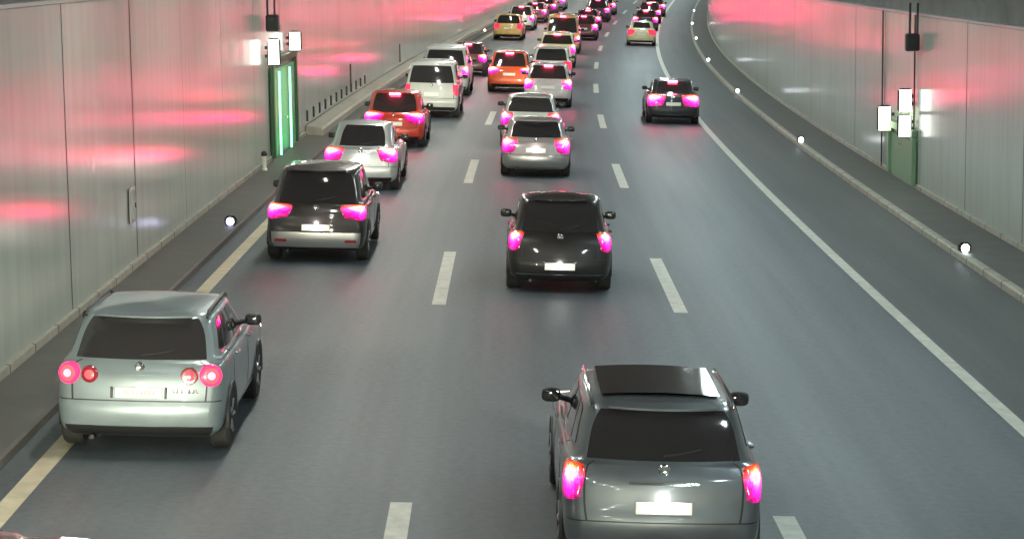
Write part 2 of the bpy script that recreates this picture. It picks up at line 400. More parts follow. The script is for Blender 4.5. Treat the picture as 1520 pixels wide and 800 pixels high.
# ------------------------------------------------------------------ CARS
def lerp(a, b, t): return a+(b-a)*t
def pchip(tab, h):
    n = len(tab); h = max(0, min(n-1-1e-9, h)); i = int(h); t = h-i; out = []
    for k in range(len(tab[0])):
        def d(j):
            if j <= 0: return tab[1][k]-tab[0][k]
            if j >= n-1: return tab[n-1][k]-tab[n-2][k]
            a = tab[j][k]-tab[j-1][k]; b = tab[j+1][k]-tab[j][k]
            return 0 if a*b <= 0 else 2*a*b/(a+b)
        y0, y1, d0, d1 = tab[i][k], tab[i+1][k], d(i), d(i+1); t2, t3 = t*t, t*t*t
        out.append((2*t3-3*t2+1)*y0+(t3-2*t2+t)*d0+(-2*t3+3*t2)*y1+(t3-t2)*d1)
    return out
# level rows: z, W, y_rear, y_front, front drop, corner radius x, corner radius y, rear bulge
def shape(kind, L, Wd, H):
    w = Wd/2
    if kind == 'suv':
        T = [(.24, w-.10, .14, L-.2, 0, .16, .22, .03), (.34, w-.03, .03, L-.06, 0, .17, .22, .04), (.52, w-.005, .0, L, 0, .18, .24, .05),
             (.68, w, .035, L-.03, 0, .16, .24, .05), (.90, w-.005, .075, L-.15, .05, .15, .24, .05), (1.02, w-.035, .13, L-.3, .16, .15, .25, .06),
             (1.06, w-.085, .16, L-1.18, .03, .17, .28, .07), (H*.62+.36, w-.15, .36, L-1.70, 0, .17, .3, .08), (H-.05, w-.215, .47, L-1.98, 0, .2, .3, .09), (H, w-.35, .70, L-2.25, 0, .2, .3, .05)]
    elif kind == 'hatch':
        T = [(.22, w-.10, .16, L-.2, 0, .2, .26, .05), (.31, w-.03, .04, L-.06, 0, .22, .28, .07), (.48, w-.005, .0, L, 0, .22, .3, .08),
             (.62, w, .03, L-.03, 0, .2, .3, .08), (.84, w-.005, .10, L-.15, .06, .2, .3, .08), (.96, w-.04, .18, L-.3, .18, .2, .3, .08),
             (1.0, w-.09, .22, L-1.12, .03, .22, .3, .09), (H*.62+.33, w-.15, .47, L-1.70, 0, .2, .3, .09), (H-.05, w-.205, .60, L-2.0, 0, .22, .3, .1), (H, w-.33, .82, L-2.3, 0, .2, .3, .05)]
    elif kind == 'sedan':
        T = [(.22, w-.10, .14, L-.2, 0, .18, .26, .05), (.31, w-.03, .03, L-.06, 0, .2, .28, .06), (.48, w-.005, .0, L, 0, .2, .3, .07),
             (.62, w, .02, L-.03, 0, .18, .3, .07), (.84, w-.01, .05, L-.15, .06, .18, .3, .07), (.97, w-.05, .10, L-.3, .17, .2, .3, .08),
             (1.0, w-.12, .52, L-1.25, .03, .2, .3, .07), (H*.62+.33, w-.18, .95, L-1.85, 0, .2, .3, .08), (H-.05, w-.245, 1.22, L-2.15, 0, .22, .3, .1), (H, w-.37, 1.5, L-2.4, 0, .2, .3, .05)]
    else:  # van
        T = [(.26, w-.10, .10, L-.2, 0, .12, .2, .02), (.36, w-.03, .03, L-.06, 0, .13, .2, .03), (.56, w-.005, .0, L, 0, .13, .2, .03),
             (.72, w, .03, L-.03, 0, .12, .2, .03), (1.0, w-.0, .05, L-.12, .1, .12, .2, .03), (1.14, w-.02, .07, L-.25, .2, .12, .22, .03),
             (1.18, w-.04, .08, L-.75, .05, .12, .22, .03), (H*.62+.42, w-.12, .16, L-1.35, 0, .13, .25, .04), (H-.07, w-.18, .24, L-1.75, 0, .15, .3, .05), (H, w-.36, .42, L-2.0, 0, .15, .3, .03)]
    return T
class Car:
    def __init__(s, T, L): s.T = T; s.L = L
    def pt(s, u, h):
        sg = -1 if u < 0 else 1; u = abs(u)
        z, W, yr, yf, dr, rx, ry, bl = pchip(s.T, h)
        rx = min(rx, W*.6); xr = W-rx
        q = int(min(u, 4.9999)); t = u-q
        # body narrows a touch towards the ends
        if q == 0: x = xr*t; y = yr+bl*t*t
        elif q == 1:
            a = t*math.pi/2; x = xr+rx*math.sin(a); y = yr+bl+ry*(1-math.cos(a))*1.0
            x = xr+(rx-.02)*math.sin(a)
        elif q == 2:
            ya, yb = yr+bl+ry, yf-ry-.1; y = lerp(ya, yb, t); x = W-.02*(2*t-1)**2
        elif q == 3:
            a = t*math.pi/2; x = xr+(rx-.02)*math.cos(a); y = yf-ry-.1+ry*math.sin(a)
        else: x = xr*(1-t); y = yf-.1*(1-t)**0*(1-t*t*0) + .0; y = yf-.1+.1*(1-(1-t)**2)
        if dr:
            k = max(0, min(1, (y-(s.L-1.9))/1.9)); z -= dr*k*k*(3-2*k)*(1 if h < 5.9 else .5)
        return Vector((sg*x, y, z))
    def nrm(s, u, h):
        e = .02; a = s.pt(min(u+e, 4.99), h)-s.pt(max(u-e, -4.99), h); b = s.pt(u, min(h+e, 8.99))-s.pt(u, max(h-e, 0))
        n = a.cross(b)
        if n.length < 1e-9: return Vector((0, 0, 1))
        return n.normalized()
    def body(s, name, m, parent, lo=1):
        b = MB(); us = []
        per = {0: 5, 1: 5, 2: 12, 3: 5, 4: 5} if lo == 1 else {0: 3, 1: 3, 2: 5, 3: 3, 4: 3}
        for q in range(5):
            for i in range(per[q]): us.append(q+i/per[q])
        ring = [u for u in us]+[4.9999]; full = ring+[-u for u in reversed(ring[1:-1])]
        sub = 4 if lo == 1 else 2
        hs = [i/sub for i in range(9*sub+1)]
        n = len(full)
        vs = [s.pt(u, h) for h in hs for u in full]; fs = []
        for j in range(len(hs)-1):
            for i in range(n):
                k = (i+1) % n; fs.append((j*n+i, j*n+k, j*n+n+k, j*n+n+i))
        # roof cap: shrink ring to centre with crown
        base = (len(hs)-1)*n; cx = sum((Vector(v) for v in vs[base:]), Vector())/n
        prev = base
        for t, dz in ((.55, .018), (.12, .024)):
            o = len(vs); 
            for i in range(n):
                v = vs[base+i]; vs.append(Vector((v.x*t, lerp(cx.y, v.y, .25+.75*t), v.z+dz)))
            for i in range(n):
                k = (i+1) % n; fs.append((prev+i, prev+k, o+k, o+i))
            prev = o
        fs.append(tuple(range(prev, prev+n))); fs.append(tuple(range(n))[::-1])
        b.add(vs, fs); return b.build(name, m, parent, angle=50)
    def patch(s, name, m, parent, u0, u1, h0, h1, off=.005, rnd=.25, nu=10, nv=6, skirt=.02, corners=None, depth=None, mb=None):
        b = mb or MB(); vs = []; fs = []
        for j in range(nv+1):
            for i in range(nu+1):
                a, c = -1+2*i/nu, -1+2*j/nv
                a2, c2 = a*math.sqrt(1-rnd*c*c/2)/math.sqrt(1-rnd*0/2), c*math.sqrt(1-rnd*a*a/2)
                if corners:   # four (u,h): bl br tr tl
                    p, q = (a2+1)/2, (c2+1)/2
                    u = lerp(lerp(corners[0][0], corners[1][0], p), lerp(corners[3][0], corners[2][0], p), q)
                    h = lerp(lerp(corners[0][1], corners[1][1], p), lerp(corners[3][1], corners[2][1], p), q)
                else: u = lerp(u0, u1, (a2+1)/2); h = lerp(h0, h1, (c2+1)/2)
                vs.append(s.pt(u, h)+s.nrm(u, h)*off)
        w = nu+1
        for j in range(nv):
            for i in range(nu): a = j*w+i; fs.append((a, a+1, a+w+1, a+w))
        rim = [i for i in range(nu+1)]+[j*w+nu for j in range(1, nv+1)]+[nv*w+i for i in range(nu-1, -1, -1)]+[j*w for j in range(nv-1, 0, -1)]
        c = sum((v for v in vs), Vector())/len(vs); o = len(vs)
        nn = s.nrm(((corners[0][0]+corners[2][0])/2 if corners else (u0+u1)/2), ((corners[0][1]+corners[2][1])/2 if corners else (h0+h1)/2))
        for r in rim: vs.append(vs[r]-nn*skirt)
        k = len(rim)
        for i in range(k): j = (i+1) % k; fs.append((rim[j], rim[i], o+i, o+j))
        b.add(vs, fs)
        sg_ = -1 if (u0+u1) < 0 else 1
        uvs = [(sg_*(-1+2*i/nu), -1+2*j/nv) for j in range(nv+1) for i in range(nu+1)]; uvs += [uvs[q] for q in rim]
        return None if mb else b.build(name, m, parent, angle=45, uv=uvs)
def car(s, off, kind='hatch', L=4.2, W=1.78, H=1.48, color=(.5, .5, .5), metal=.35, label='', lamps='bright', lo=1, yaw=0, group='cars queueing in the tunnel',
        name='car', plate=(0, 3.1), mirrors=True, rails=False, cat='car', heads=0, brake3=False, roofglass=False, lower=None, lowh=(.15, 1.15), lamp=None, plastic=False, badge=True, win=(6.08, 7.86), text=False, chromebar=False, lp_refl=False, seam=2.75):
    r = empty(name, RD(s, off, 0), road_rot(s)+yaw)
    # tilt with crossfall
    r.rotation_euler = (0, math.atan(P['cf']), road_rot(s)+yaw)
    tag(r, label, cat, group)
    T = shape(kind, L, W, H); c = Car(T, L); pm = paint(color, metal)
    body = c.body('body', pm, r, lo)
    G = MT['glass']; w = W/2
    # windows
    c.patch('rear_window', G, r, -1.0 if kind == 'sedan' else -1.22, 1.0 if kind == 'sedan' else 1.22, win[0], win[1], .006, .12, 14, 6) if kind != 'van' else c.patch('rear_window', G, r, -1.05, 1.05, 6.1, 7.6, .006, .2, 12, 6)
    c.patch('windscreen', G, r, 4.05, 4.99, 6.2, 7.8, .006, .15)
    c.patch('windscreen', G, r, -4.05, -4.99, 6.2, 7.8, -.006, .15)
    for sg in (1, -1):
        o = .006
        if sg == 1: f = lambda a: a
        def side(nm, cn):
            if sg == 1: c.patch(nm, G, r, 0, 0, 0, 0, .006, .12, 6, 4, corners=cn)
            else: c.patch(nm, G, r, 0, 0, 0, 0, .006, .12, 6, 4, corners=[(-q[0], q[1]) for q in (cn[1], cn[0], cn[3], cn[2])])
        if kind == 'sedan':
            side('side_window', [(2.06, 6.2), (2.40, 6.2), (2.40, 7.7), (2.16, 7.65)])
            side('side_window', [(2.44, 6.2), (2.93, 6.2), (2.82, 7.7), (2.44, 7.7)])
        else:
            side('side_window', [(1.95, 6.4), (2.16, 6.25), (2.16, 7.65), (2.0, 7.5)])
            side('side_window', [(2.2, 6.2), (2.53, 6.2), (2.53, 7.7), (2.2, 7.7)])
            side('side_window', [(2.57, 6.2), (2.96, 6.2), (2.84, 7.7), (2.57, 7.7)])
    # wheels
    wr = .325 if kind in ('hatch', 'sedan') else .345
    for yy, rear in ((.80, 1), (L-.85, 0)):
        for sg in (1, -1):
            xw = sg*(w-.10)
            b = MB(); pr = [(wr*.62, -.105), (wr*.93, -.11), (wr, -.08), (wr, .08), (wr*.93, .11), (wr*.62, .105)]
            b.lathe(pr, (0, 0, 0), 'x', 24 if lo == 1 else 12)
            wh = b.build('wheel', MT['tyre'], r); wh.location = (xw, yy, wr)
            if lo == 1:
                b = MB(); b.lathe([(wr*.60, -.02), (wr*.60, .09), (wr*.54, .10), (wr*.5, .06), (.06, .07), (.03, .09)], (0, 0, 0), 'x', 20)
                for k in range(5):
                    a = 2*math.pi*k/5
                    b.tube([(.085, .05*math.cos(a), .05*math.sin(a)), (.095, wr*.56*math.cos(a), wr*.56*math.sin(a))], .028, 6)
                rim = b.build('rim', MT['rim'], wh); rim.scale = (sg, 1, 1)
            # dark arch liner
            b = MB(); n = 20; R1, R2 = wr+.02, wr+(.055 if plastic else .045); xo = sg*(w+.006); vs = []; fs = []
            for i in range(n+1):
                a = math.pi*(i/n)*1.1-.05*math.pi
                for R, xx in ((wr*.3, xo-sg*.03), (R1, xo-sg*.012), (R2, xo), (R2+.008, xo-sg*.03)):
                    vs.append((xx, yy+R*math.cos(a), max(.2, wr+R*math.sin(a))))
            for i in range(n):
                for k in range(3): a = i*4+k; fs.append((a, a+1, a+5, a+4))
            b.add(vs, fs); b.build('wheel_arch', MT['black'], r)
            # show the tyre outside the liner
            wh.location.x = sg*(w-.112)
    # bumper insert, underside, sill
    lowm = MT['black'] if lower is None else lower
    c.patch('lower_bumper', lowm, r, -1.3, 1.3, lowh[0], lowh[1], .008, .05, 14, 3)
    if lo == 1:
        for sg in (1, -1):
            cn = [(2.1, .1), (2.88, .1), (2.88, 1.0), (2.1, 1.0)]
            if sg < 0: cn = [(-q[0], q[1]) for q in (cn[1], cn[0], cn[3], cn[2])]
            c.patch('sill', MT['black'], r, 0, 0, 0, 0, .01, .02, 8, 2, corners=cn)
    b = MB(); b.box((-w+.2, .75, .19), (w-.2, L-.3, .26)); b.build('underbody', MT['under'], r, smooth=False)
    if lo == 1:
        b = MB()
        for x in (w*.55,): b.lathe([(.02, -.02), (.033, -.03), (.035, .02), (.035, .25)], (-x, .08, .235), 'y', 12)
        b.build('exhaust', MT['black'], r)
        # bumper seam and tailgate shut lines
        for h in (seam,): c.patch('bumper_seam', MT['black'], r, -1.6, 1.6, h, h+.07, .003, 0, 16, 1, .01)
        for sg in (1, -1): 
            u0, u1 = sorted((sg*.93, sg*.955)); c.patch('tailgate_seam', MT['black'], r, u0, u1, seam+.05, 5.9, .003, 0, 1, 8, .01)
        for uu in (2.19, 2.55):
            for sg in (1, -1):
                u0, u1 = sorted((sg*uu, sg*(uu+.004))); c.patch('door_seam', MT['black'], r, u0, u1, 1.2, 6.1, .003, 0, 1, 8, .01)
        for uu in (2.25, 2.6):
            for sg in (1, -1):
                p = c.pt(sg*uu, 4.6); b = MB(); b.box((p.x-.02, p.y-.09, p.z-.015), (p.x+.03*sg+.02, p.y+.09, p.z+.015), bev=.01); b.build('door_handle', pm, r)
        # tailgate crease / plate recess
        c.patch('tailgate_recess', pm if not chromebar else MT['chrome'], r, -.42, .42, plate[1]+1.1, plate[1]+1.22, .012, .1, 10, 2, .03)
        b = MB(); p = c.pt(0, 6.3); q = c.pt(.55, 6.45)
        b.tube([p+Vector((0, -.012, 0)), p.lerp(q, .5)+Vector((0, -.02, .0)), q+Vector((0, -.012, .012))], .009, 5); b.build('wiper', MT['black'], r)
        if badge:
            p = c.pt(0, 4.75); b = MB(); b.lathe([(.055, .01), (.055, -.012), (.045, -.02), (.02, -.012)], (p.x, p.y, p.z), 'y', 20); b.build('badge', MT['chrome'], r)
        # reflectors
        for sg in ((1, -1) if lp_refl else ()):
            u0, u1 = sorted((sg*.72, sg*1.05)); c.patch('reflector', MT['offlens'], r, u0, u1, 1.35, 1.6, .012, .2, 5, 2)
    # spoiler
    if kind in ('hatch', 'suv'):
        b = MB(); pa = c.pt(0, 7.8); n = 8; vs = []; fs = []
        for i in range(n+1):
            u = -1+2*i/n; q = c.pt(max(-.999, min(.999, u)), 7.95); q2 = c.pt(max(-.999, min(.999, u)), 8.6)
            vs += [q2+Vector((0, 0, .006)), q+Vector((0, -.09, .03)), q+Vector((0, -.095, .012)), q+Vector((0, 0, -.01))]
        for i in range(n):
            for k in range(3): a = i*4+k; fs.append((a, a+4, a+5, a+1))
        b.add(vs, fs); b.build('spoiler', pm, r)
    if roofglass:
        b = MB(); z0 = c.pt(0, 8.9)
        nx, ny = 8, 10; vs = []; fs = []
        ya, yb = T[9][2]+.12, T[9][3]-.05; ww = T[9][1]*.98
        for j in range(ny+1):
            for i in range(nx+1):
                t = -1+2*i/nx; y = lerp(ya, yb, j/ny); vs.append((t*ww, y, T[9][0]+.036-.022*t*t))
        for j in range(ny):
            for i in range(nx): a = j*(nx+1)+i; fs.append((a, a+1, a+nx+2, a+nx+1))
        b.add(vs, fs); b.build('roof_glass', G, r)
    if rails:
        for sg in (1, -1):
            b = MB(); x = sg*(T[8][1]-.045); z = H-.03
            b.tube([(x, T[8][2]+.12, z-.03), (x, T[8][2]+.25, z+.02), (x*1.01, (T[8][2]+T[8][3])/2, z+.032), (x, T[8][3]-.25, z+.02), (x, T[8][3]-.08, z-.03)], .017, 8)
            b.build('roof_rail', MT['chrome'] if rails == 2 else MT['black'], r)
    if mirrors:
        for sg in (1, -1):
            b = MB(); p = c.pt(sg*2.93, 6.15)
            b.tube([(p.x-sg*.03, p.y, p.z+.02), (p.x+sg*.08, p.y-.02, p.z+.05)], .03, 6)
            b.ell((p.x+sg*.145, p.y-.02, p.z+.07), (.098, .06, .07), 14, 8, .6)
            mo = b.build('mirror', pm if mirrors == 2 else MT['black'], r)
            b = MB(); b.ell((p.x+sg*.145, p.y-.075, p.z+.07), (.08, .01, .054), 12, 6, .6); b.build('mirror_glass', MT['glass'], mo)
    # plate
    px, ph = plate; p = c.pt(px, ph+.25); up_ = (c.pt(px, ph+.6)-c.pt(px, ph)).normalized()
    def pf(v): return p+Vector((v.x, 0, 0))+up_*v.z+Vector((0, -1, 0))*v.y
    b = MB(); b.box((-.25, .004, -.058), (.25, .018, .058), pf, bev=.006); pl = b.build('number_plate', MT['plate'], r)
    if text:
        b = MB(); x = -.17; rr = random.Random(3)
        for k in range(8):
            wdt = .026
            for a in range(2): b.box((x+a*wdt*.6, .019, -.035+.02*rr.random()), (x+a*wdt*.6+.007, .0205, .036-.02*rr.random()), pf)
            b.box((x, .019, -.004+.03*(rr.random()-.5)), (x+wdt*.8, .0205, .004+.03*(0)), pf) if 0 else None
            x += .042 if k != 1 else .06
        b.build('plate_characters', MT['platey'], pl, smooth=False)
        b = MB()
        q = c.pt(.55, 2.95)
        for k in range(7):
            if k == 3: continue
            xx = .36+k*.042; q = c.pt(.5, 3.35); b.box((xx, q.y-.02, q.z-.022), (xx+.028, q.y+.02, q.z-.012)); b.box((xx+.008*(k % 3), q.y-.02, q.z-.022), (xx+.008*(k % 3)+.009, q.y+.02, q.z+.016))
        b.build('model_lettering', MT['chrome'], r, smooth=False)
        b = MB()
        for sg in (1, -1): b.box((sg*.29-.012, .0, -.06), (sg*.29+.012, .02, .06), pf, bev=.004)
        b.build('plate_holder', MT['black'], r)
    if lo == 1 and s < 60 and s > 15:
        ld = bpy.data.lights.new('plate_lamp', 'POINT'); ld.energy = 0.12 if text else 4.0; ld.shadow_soft_size = .04; ld.color = (1, .97, .9)
        lq = bpy.data.objects.new('plate_lamp', ld); col.objects.link(lq); lq.parent = r; lq.location = p+up_*.10+Vector((0, -.12, 0))
    # tail lamps
    dm = {'bright': ('lens', 'core', 'amber', 'lensm'), 'soft': ('redlens', 'rosecore', 'redlens', 'redlens'), 'dim': ('redlens', 'redlens', 'redlens', 'redlens')}[lamps]
    lp = lamp or {'hatch': (.76, 1.95, 3.1, 5.7), 'sedan': (.62, 1.9, 3.2, 5.5), 'suv': (.72, 1.9, 3.0, 5.7), 'van': (.80, 1.7, 3.0, 5.8)}[kind]
    for sg in (1, -1):
        if lp == 'round':
            p = c.pt(sg*1.05, 4.1); n = c.nrm(sg*.98, 4.1)
            n = Vector((sg*.28, -.95, .1)).normalized(); rot = n.to_track_quat('Z', 'Y').to_matrix()
            def rb(cn, R, d0, prof):
                b = MB(); b.lathe(prof, (0, 0, 0), 'z', 24); b.v = [tuple(cn+rot@Vector(v)) for v in b.v]; return b
            ce = p+Vector((-sg*.01, -.0, 0))
            tl = rb(ce, .14, 0, [(.122, -.12), (.122, .0), (.112, .02), (.09, .022)]).build('tail_light', MT['roselens'], r)
            rb(ce, .1, 0, [(.088, .0), (.086, .026), (.06, .034), (.03, .036)]).build('inner_lens', MT['rosecore'], tl); rb(ce, .1, 0, [(.045, .0), (.042, .042), (.02, .046)]).build('lamp_core', MT['core'], tl)
            p2 = c.pt(sg*.70, 4.05); ce2 = p2+Vector((0, .0, 0))
            n = Vector((sg*.08, -.98, .1)).normalized(); rot = n.to_track_quat('Z', 'Y').to_matrix()
            t2 = rb(ce2, .1, 0, [(.095, -.05), (.095, .0), (.085, .015), (.07, .016)]).build('fog_light', MT['offlens'], r)
            rb(ce2, .1, 0, [(.055, .0), (.052, .02), (.02, .024)]).build('lamp_core', MT['rosecore' if sg < 0 else 'redlens'], t2)
            continue
        u0, u1, h0, h1 = lp; hh = h1-h0
        def pp(nm, m, a0, a1, b0, b1, par, off, rnd=.3, nu=8, nv=6):
            x0, x1 = sorted((sg*a0, sg*a1)); return c.patch(nm, m, par, x0, x1, b0, b1, off, rnd, nu, nv)
        tl = pp('tail_light', MT['lensfar' if (lamps == 'bright' and s > 80) else dm[0]], u0, u1, h0, h1, r, .012, .55, 10, 8)
        pp('lamp_core', MT[dm[1]], u0+.25, u1-.5, h0+hh*.36, h0+hh*.62, tl, .02, .8)
    if brake3:
        p = c.pt(0, 7.85); b = MB(); b.box((-.16, p.y-.10, p.z-.02), (.16, p.y-.05, p.z+.03), bev=.008); hb = b.build('high_brake_light', MT['lens'], r)
        b = MB(); b.box((-.13, p.y-.104, p.z-.01), (.13, p.y-.09, p.z+.02), bev=.004); b.build('lamp_core', MT['core'], hb)
    # headlights
    for sg in (1, -1):
        x0, x1 = sorted((sg*3.3, sg*4.35))
        hl = c.patch('headlight', MT['headl'], r, x0, x1, 3.6, 4.7, .008, .3, 6, 4)
    if heads:
        for sg in (1, -1):
            ld = bpy.data.lights.new('headlight_beam', 'SPOT'); ld.energy = heads*HEAD; ld.spot_size = math.radians(44); ld.spot_blend = 1
            ld.color = (1, .96, .72); ld.shadow_soft_size = .07
            lo_ = bpy.data.objects.new('headlight_beam', ld); col.objects.link(lo_); lo_.parent = r
            lo_.location = (sg*(w-.25), L+.06, .66); lo_.rotation_euler = (math.radians(88.5), 0, 0)
    return r
Q = 'cars queueing in the left lane'; QM = 'cars queueing in the middle lane'; QR = 'cars driving in the right lane'
car(12.75, -2.95, 'sedan', 4.4, 1.76, 1.45, (.16, .015, .02), .3, 'dark red car whose bonnet just enters the bottom left corner', 'soft', group=Q, heads=125)
car(23.05, -2.90, 'suv', 4.3, 1.84, 1.53, (.22, .27, .29), .35, 'silver white estate hugging the left edge line with four round tail lights', 'soft', lamp='round', group=Q, rails=1, plate=(0, 3.0), text=True, heads=50)
car(38.4, -2.33, 'suv', 4.4, 1.80, 1.66, (.035, .028, .028), .3, 'dark brown hatchback with wide pink brake lights and pale lower bumper in left lane', 'bright', group=Q, lower=MT['rim'], lowh=(.7, 2.3), heads=40, lamp=(.60, 1.92, 3.5, 5.75), lp_refl=True, plate=(0, 2.6), badge=True)
car(50.7, -2.45, 'sedan', 4.5, 1.76, 1.52, (.52, .54, .55), .5, 'silver saloon with pink lit tail lights right in front of the dark brown hatchback', 'bright', group=Q, heads=50, lamp=(.60, 1.92, 3.3, 5.8))
car(62.6, -2.45, 'hatch', 4.1, 1.78, 1.58, (.55, .045, .02), .2, 'red hatchback with fiery brake lights and glowing high brake lamp behind the white van', 'bright', group=Q, brake3=True, heads=90, lamp=(.45, 1.95, 3.4, 6.2))
car(74.6, -2.02, 'van', 4.5, 1.86, 1.92, (.5, .52, .5), .0, 'nearer white van with big dark rear window in left lane', 'dim', group=Q, name='van', cat='van', lamp=(.9, 1.6, 3.2, 5.2), heads=50)
car(86.6, -2.22, 'van', 4.6, 1.88, 1.95, (.5, .52, .52), .0, 'farther white van with its right tail light glowing magenta in left lane', 'bright', group=Q, name='van', cat='van', heads=60)
car(89.6, .22, 'suv', 4.3, 1.76, 1.66, (.75, .10, .02), .1, 'orange red car with blazing tail lights straddling the left dashed line', 'bright', lo=2, group='cars changing lane', heads=60, brake3=True, lamp=(.6, 1.95, 3.4, 5.2))
car(101, -2.1, 'hatch', 4.1, 1.76, 1.5, (.12, .05, .05), .2, 'dark car mostly hidden ahead of the farther white van', 'bright', lo=2, group=Q, heads=40, brake3=True)
car(113, -2.2, 'hatch', 4.1, 1.76, 1.5, (.2, .04, .04), .2, 'dark red car far up the left lane between van and cream car', 'bright', lo=2, group=Q, heads=40) if 0 else None
car(139.5, -2.2, 'suv', 4.2, 1.86, 1.62, (.80, .50, .16), .1, 'cream car with a reddish bumper far up the left lane beside the kerb lamp', 'dim', lo=2, group=Q, heads=60)
car(154, -2.3, 'suv', 4.4, 1.85, 1.7, (.72, .72, .66), .1, 'white car just ahead of the cream car in the left lane', 'bright', lo=2, group=Q, heads=40, brake3=True)
car(167, -2.2, 'hatch', 4.2, 1.8, 1.5, (.3, .1, .12), .1, 'far car with pink brake lights ahead of the white one in left lane', 'bright', lo=2, group=Q, brake3=True)
car(178, -2.2, 'hatch', 4.2, 1.8, 1.5, (.2, .05, .1), .1, 'second farthest lit car in the left lane at the bend', 'bright', lo=2, group=Q, brake3=True)
car(189, -2.2, 'sedan', 4.2, 1.8, 1.45, (.4, .35, .35), .1, 'farthest visible car in the left lane at the top edge', 'bright', lo=2, group=Q, brake3=True)
# middle lane
car(18.75, 2.41, 'suv', 4.5, 1.80, 1.52, (.15, .17, .185), .65, 'big grey crossover with dark glass roof at the bottom right of the picture', 'bright', group=QM, roofglass=True, rails=2, lamp=(.96, 1.95, 3.2, 5.2), plate=(0, 2.75), chromebar=True, seam=2.15, heads=75, mirrors=True)
car(35.5, 1.93, 'hatch', 3.9, 1.74, 1.54, (.022, .02, .02), .3, 'black hatchback with a bright number plate alone in the middle lane', 'bright', group=QM, heads=75, lamp=(.97, 1.9, 3.4, 5.9), plate=(0, 1.7), badge=True)
car(54.9, 1.64, 'hatch', 4.0, 1.76, 1.44, (.45, .40, .40), .5, 'silver hatchback with red lit corners and shiny bumper ahead of the black hatchback', 'bright', group=QM, heads=50, lower=MT['rim'], lowh=(.8, 2.4), lamp=(.72, 1.9, 3.0, 5.6))
car(63.4, 1.46, 'suv', 4.2, 1.74, 1.52, (.55, .58, .56), .4, 'silver car close in front of the red cornered hatchback with a dark rear window', 'bright', group=QM, lo=2, heads=40)
car(81.3, 1.9, 'suv', 4.3, 1.80, 1.60, (.62, .58, .58), .2, 'pale car with pink lamps and a dark rear window partly covering the orange red car', 'bright', group=QM, lo=2, heads=50, brake3=True)
car(95.5, 1.85, 'suv', 4.2, 1.80, 1.62, (.62, .65, .60), .2, 'light grey car next ahead of the pale pink lamp car in middle lane', 'dim', group=QM, lo=2, heads=40)
car(110.0, 1.85, 'van', 4.3, 1.84, 1.75, (.66, .68, .42), .1, 'greenish grey van between the light grey car and the beige van', 'bright', group=QM, lo=2, name='van', cat='van', heads=40, brake3=True)
car(124.5, 1.75, 'van', 5.0, 1.98, 2.2, (.62, .40, .18), .1, 'tall beige brown van rising above the middle lane queue', 'bright', group=QM, lo=2, name='van', cat='van', heads=40, lamp=(.85, 1.7, 2.6, 4.6), brake3=True)
car(142.0, 2.5, 'suv', 4.3, 1.82, 1.6, (.15, .05, .06), .2, 'dark car with pink glowing lamps just beyond the beige van', 'bright', group=QM, lo=2, heads=40, brake3=True)
car(156.0, 2.3, 'hatch', 4.2, 1.8, 1.5, (.12, .05, .08), .2, 'dark car second beyond the beige van in middle lane', 'bright', group=QM, lo=2, brake3=True)
car(171.0, 2.4, 'suv', 4.3, 1.84, 1.75, (.10, .03, .08), .2, 'magenta lit tall car near the top edge in middle lane', 'bright', group=QM, lo=2, lamp=(.7, 1.9, 3.2, 6.0), brake3=True)
car(183.0, 2.4, 'hatch', 4.2, 1.8, 1.5, (.3, .2, .2), .2, 'farthest visible car in the middle lane at the top edge', 'bright', group=QM, lo=2, brake3=True)
car(5.2, 2.3, 'hatch', 4.2, 1.8, 1.5, (.3, .32, .34), .4, 'unseen grey hatchback added below the frame, its headlights lighting the crossover ahead', 'soft', group=QM, heads=60)  # unseen car, added so its headlights fall on the crossover's rear
# right lane
car(74.6, 6.22, 'sedan', 4.4, 1.80, 1.46, (.03, .03, .035), .3, 'black saloon with magenta brake lights alone in the right lane', 'bright', group=QR, heads=60, lamp=(.42, 1.94, 2.9, 5.8), brake3=True)
car(137.0, 6.25, 'sedan', 4.4, 1.80, 1.48, (.8, .68, .40), .0, 'cream white saloon touching the right edge line far ahead', 'dim', group=QR, lo=2, heads=50)
car(158.0, 6.35, 'hatch', 4.2, 1.80, 1.5, (.06, .04, .06), .2, 'dark car directly in front of the cream saloon', 'bright', group=QR, lo=2, brake3=True)
car(170.0, 6.4, 'suv', 4.3, 1.82, 1.65, (.2, .06, .08), .2, 'second car in front of the cream saloon with pink lamps', 'bright', group=QR, lo=2, brake3=True)
car(182.0, 6.5, 'suv', 4.3, 1.82, 1.6, (.3, .1, .12), .2, 'farthest visible car in the right lane at the bend', 'bright', group=QR, lo=2, brake3=True)
# ------------------------------------------------------------------ kerb lamps
def stud(s, off, z, m, label, grp):
    r = empty('kerb_lamp', RD(s, off, z), road_rot(s)); tag(r, label, 'marker lamp', grp)
    b = MB(); b.box((-.12, -.01, .0), (.12, .14, .19), bev=.05); b.build('housing', MT['black'], r)
    b = MB(); b.lathe([(.078, .0), (.076, -.016), (.05, -.03), (.02, -.034)], (0, -.02, .09), 'y', 16); b.build('lens', m, r)
nm = ['nearest kerb lamp on the right kerb, lowest in view', 'second kerb lamp on the right kerb, level with the shoulder start of the wall bend',
      'third kerb lamp up the right kerb', 'fourth kerb lamp up the right kerb', 'greenish kerb lamp, fifth up the right kerb', 'sixth kerb lamp up the right kerb',
      'cream kerb lamp, seventh up the right kerb', 'kerb lamp on the right kerb at the top edge']
ms = ['studw', 'studw', 'studw', 'studw', 'studg', 'studw', 'studc', 'studw']
ss = [41.2, 66.6, 91.4, 118.0, 144.9, 168.1, 191.2, 214.0]; so = [.12, .06, .05, .14, .2, .13, .1, .12]
for i in range(8): stud(ss[i], D_+so[i], .14, MT[ms[i]], nm[i], 'kerb lamps on the right')
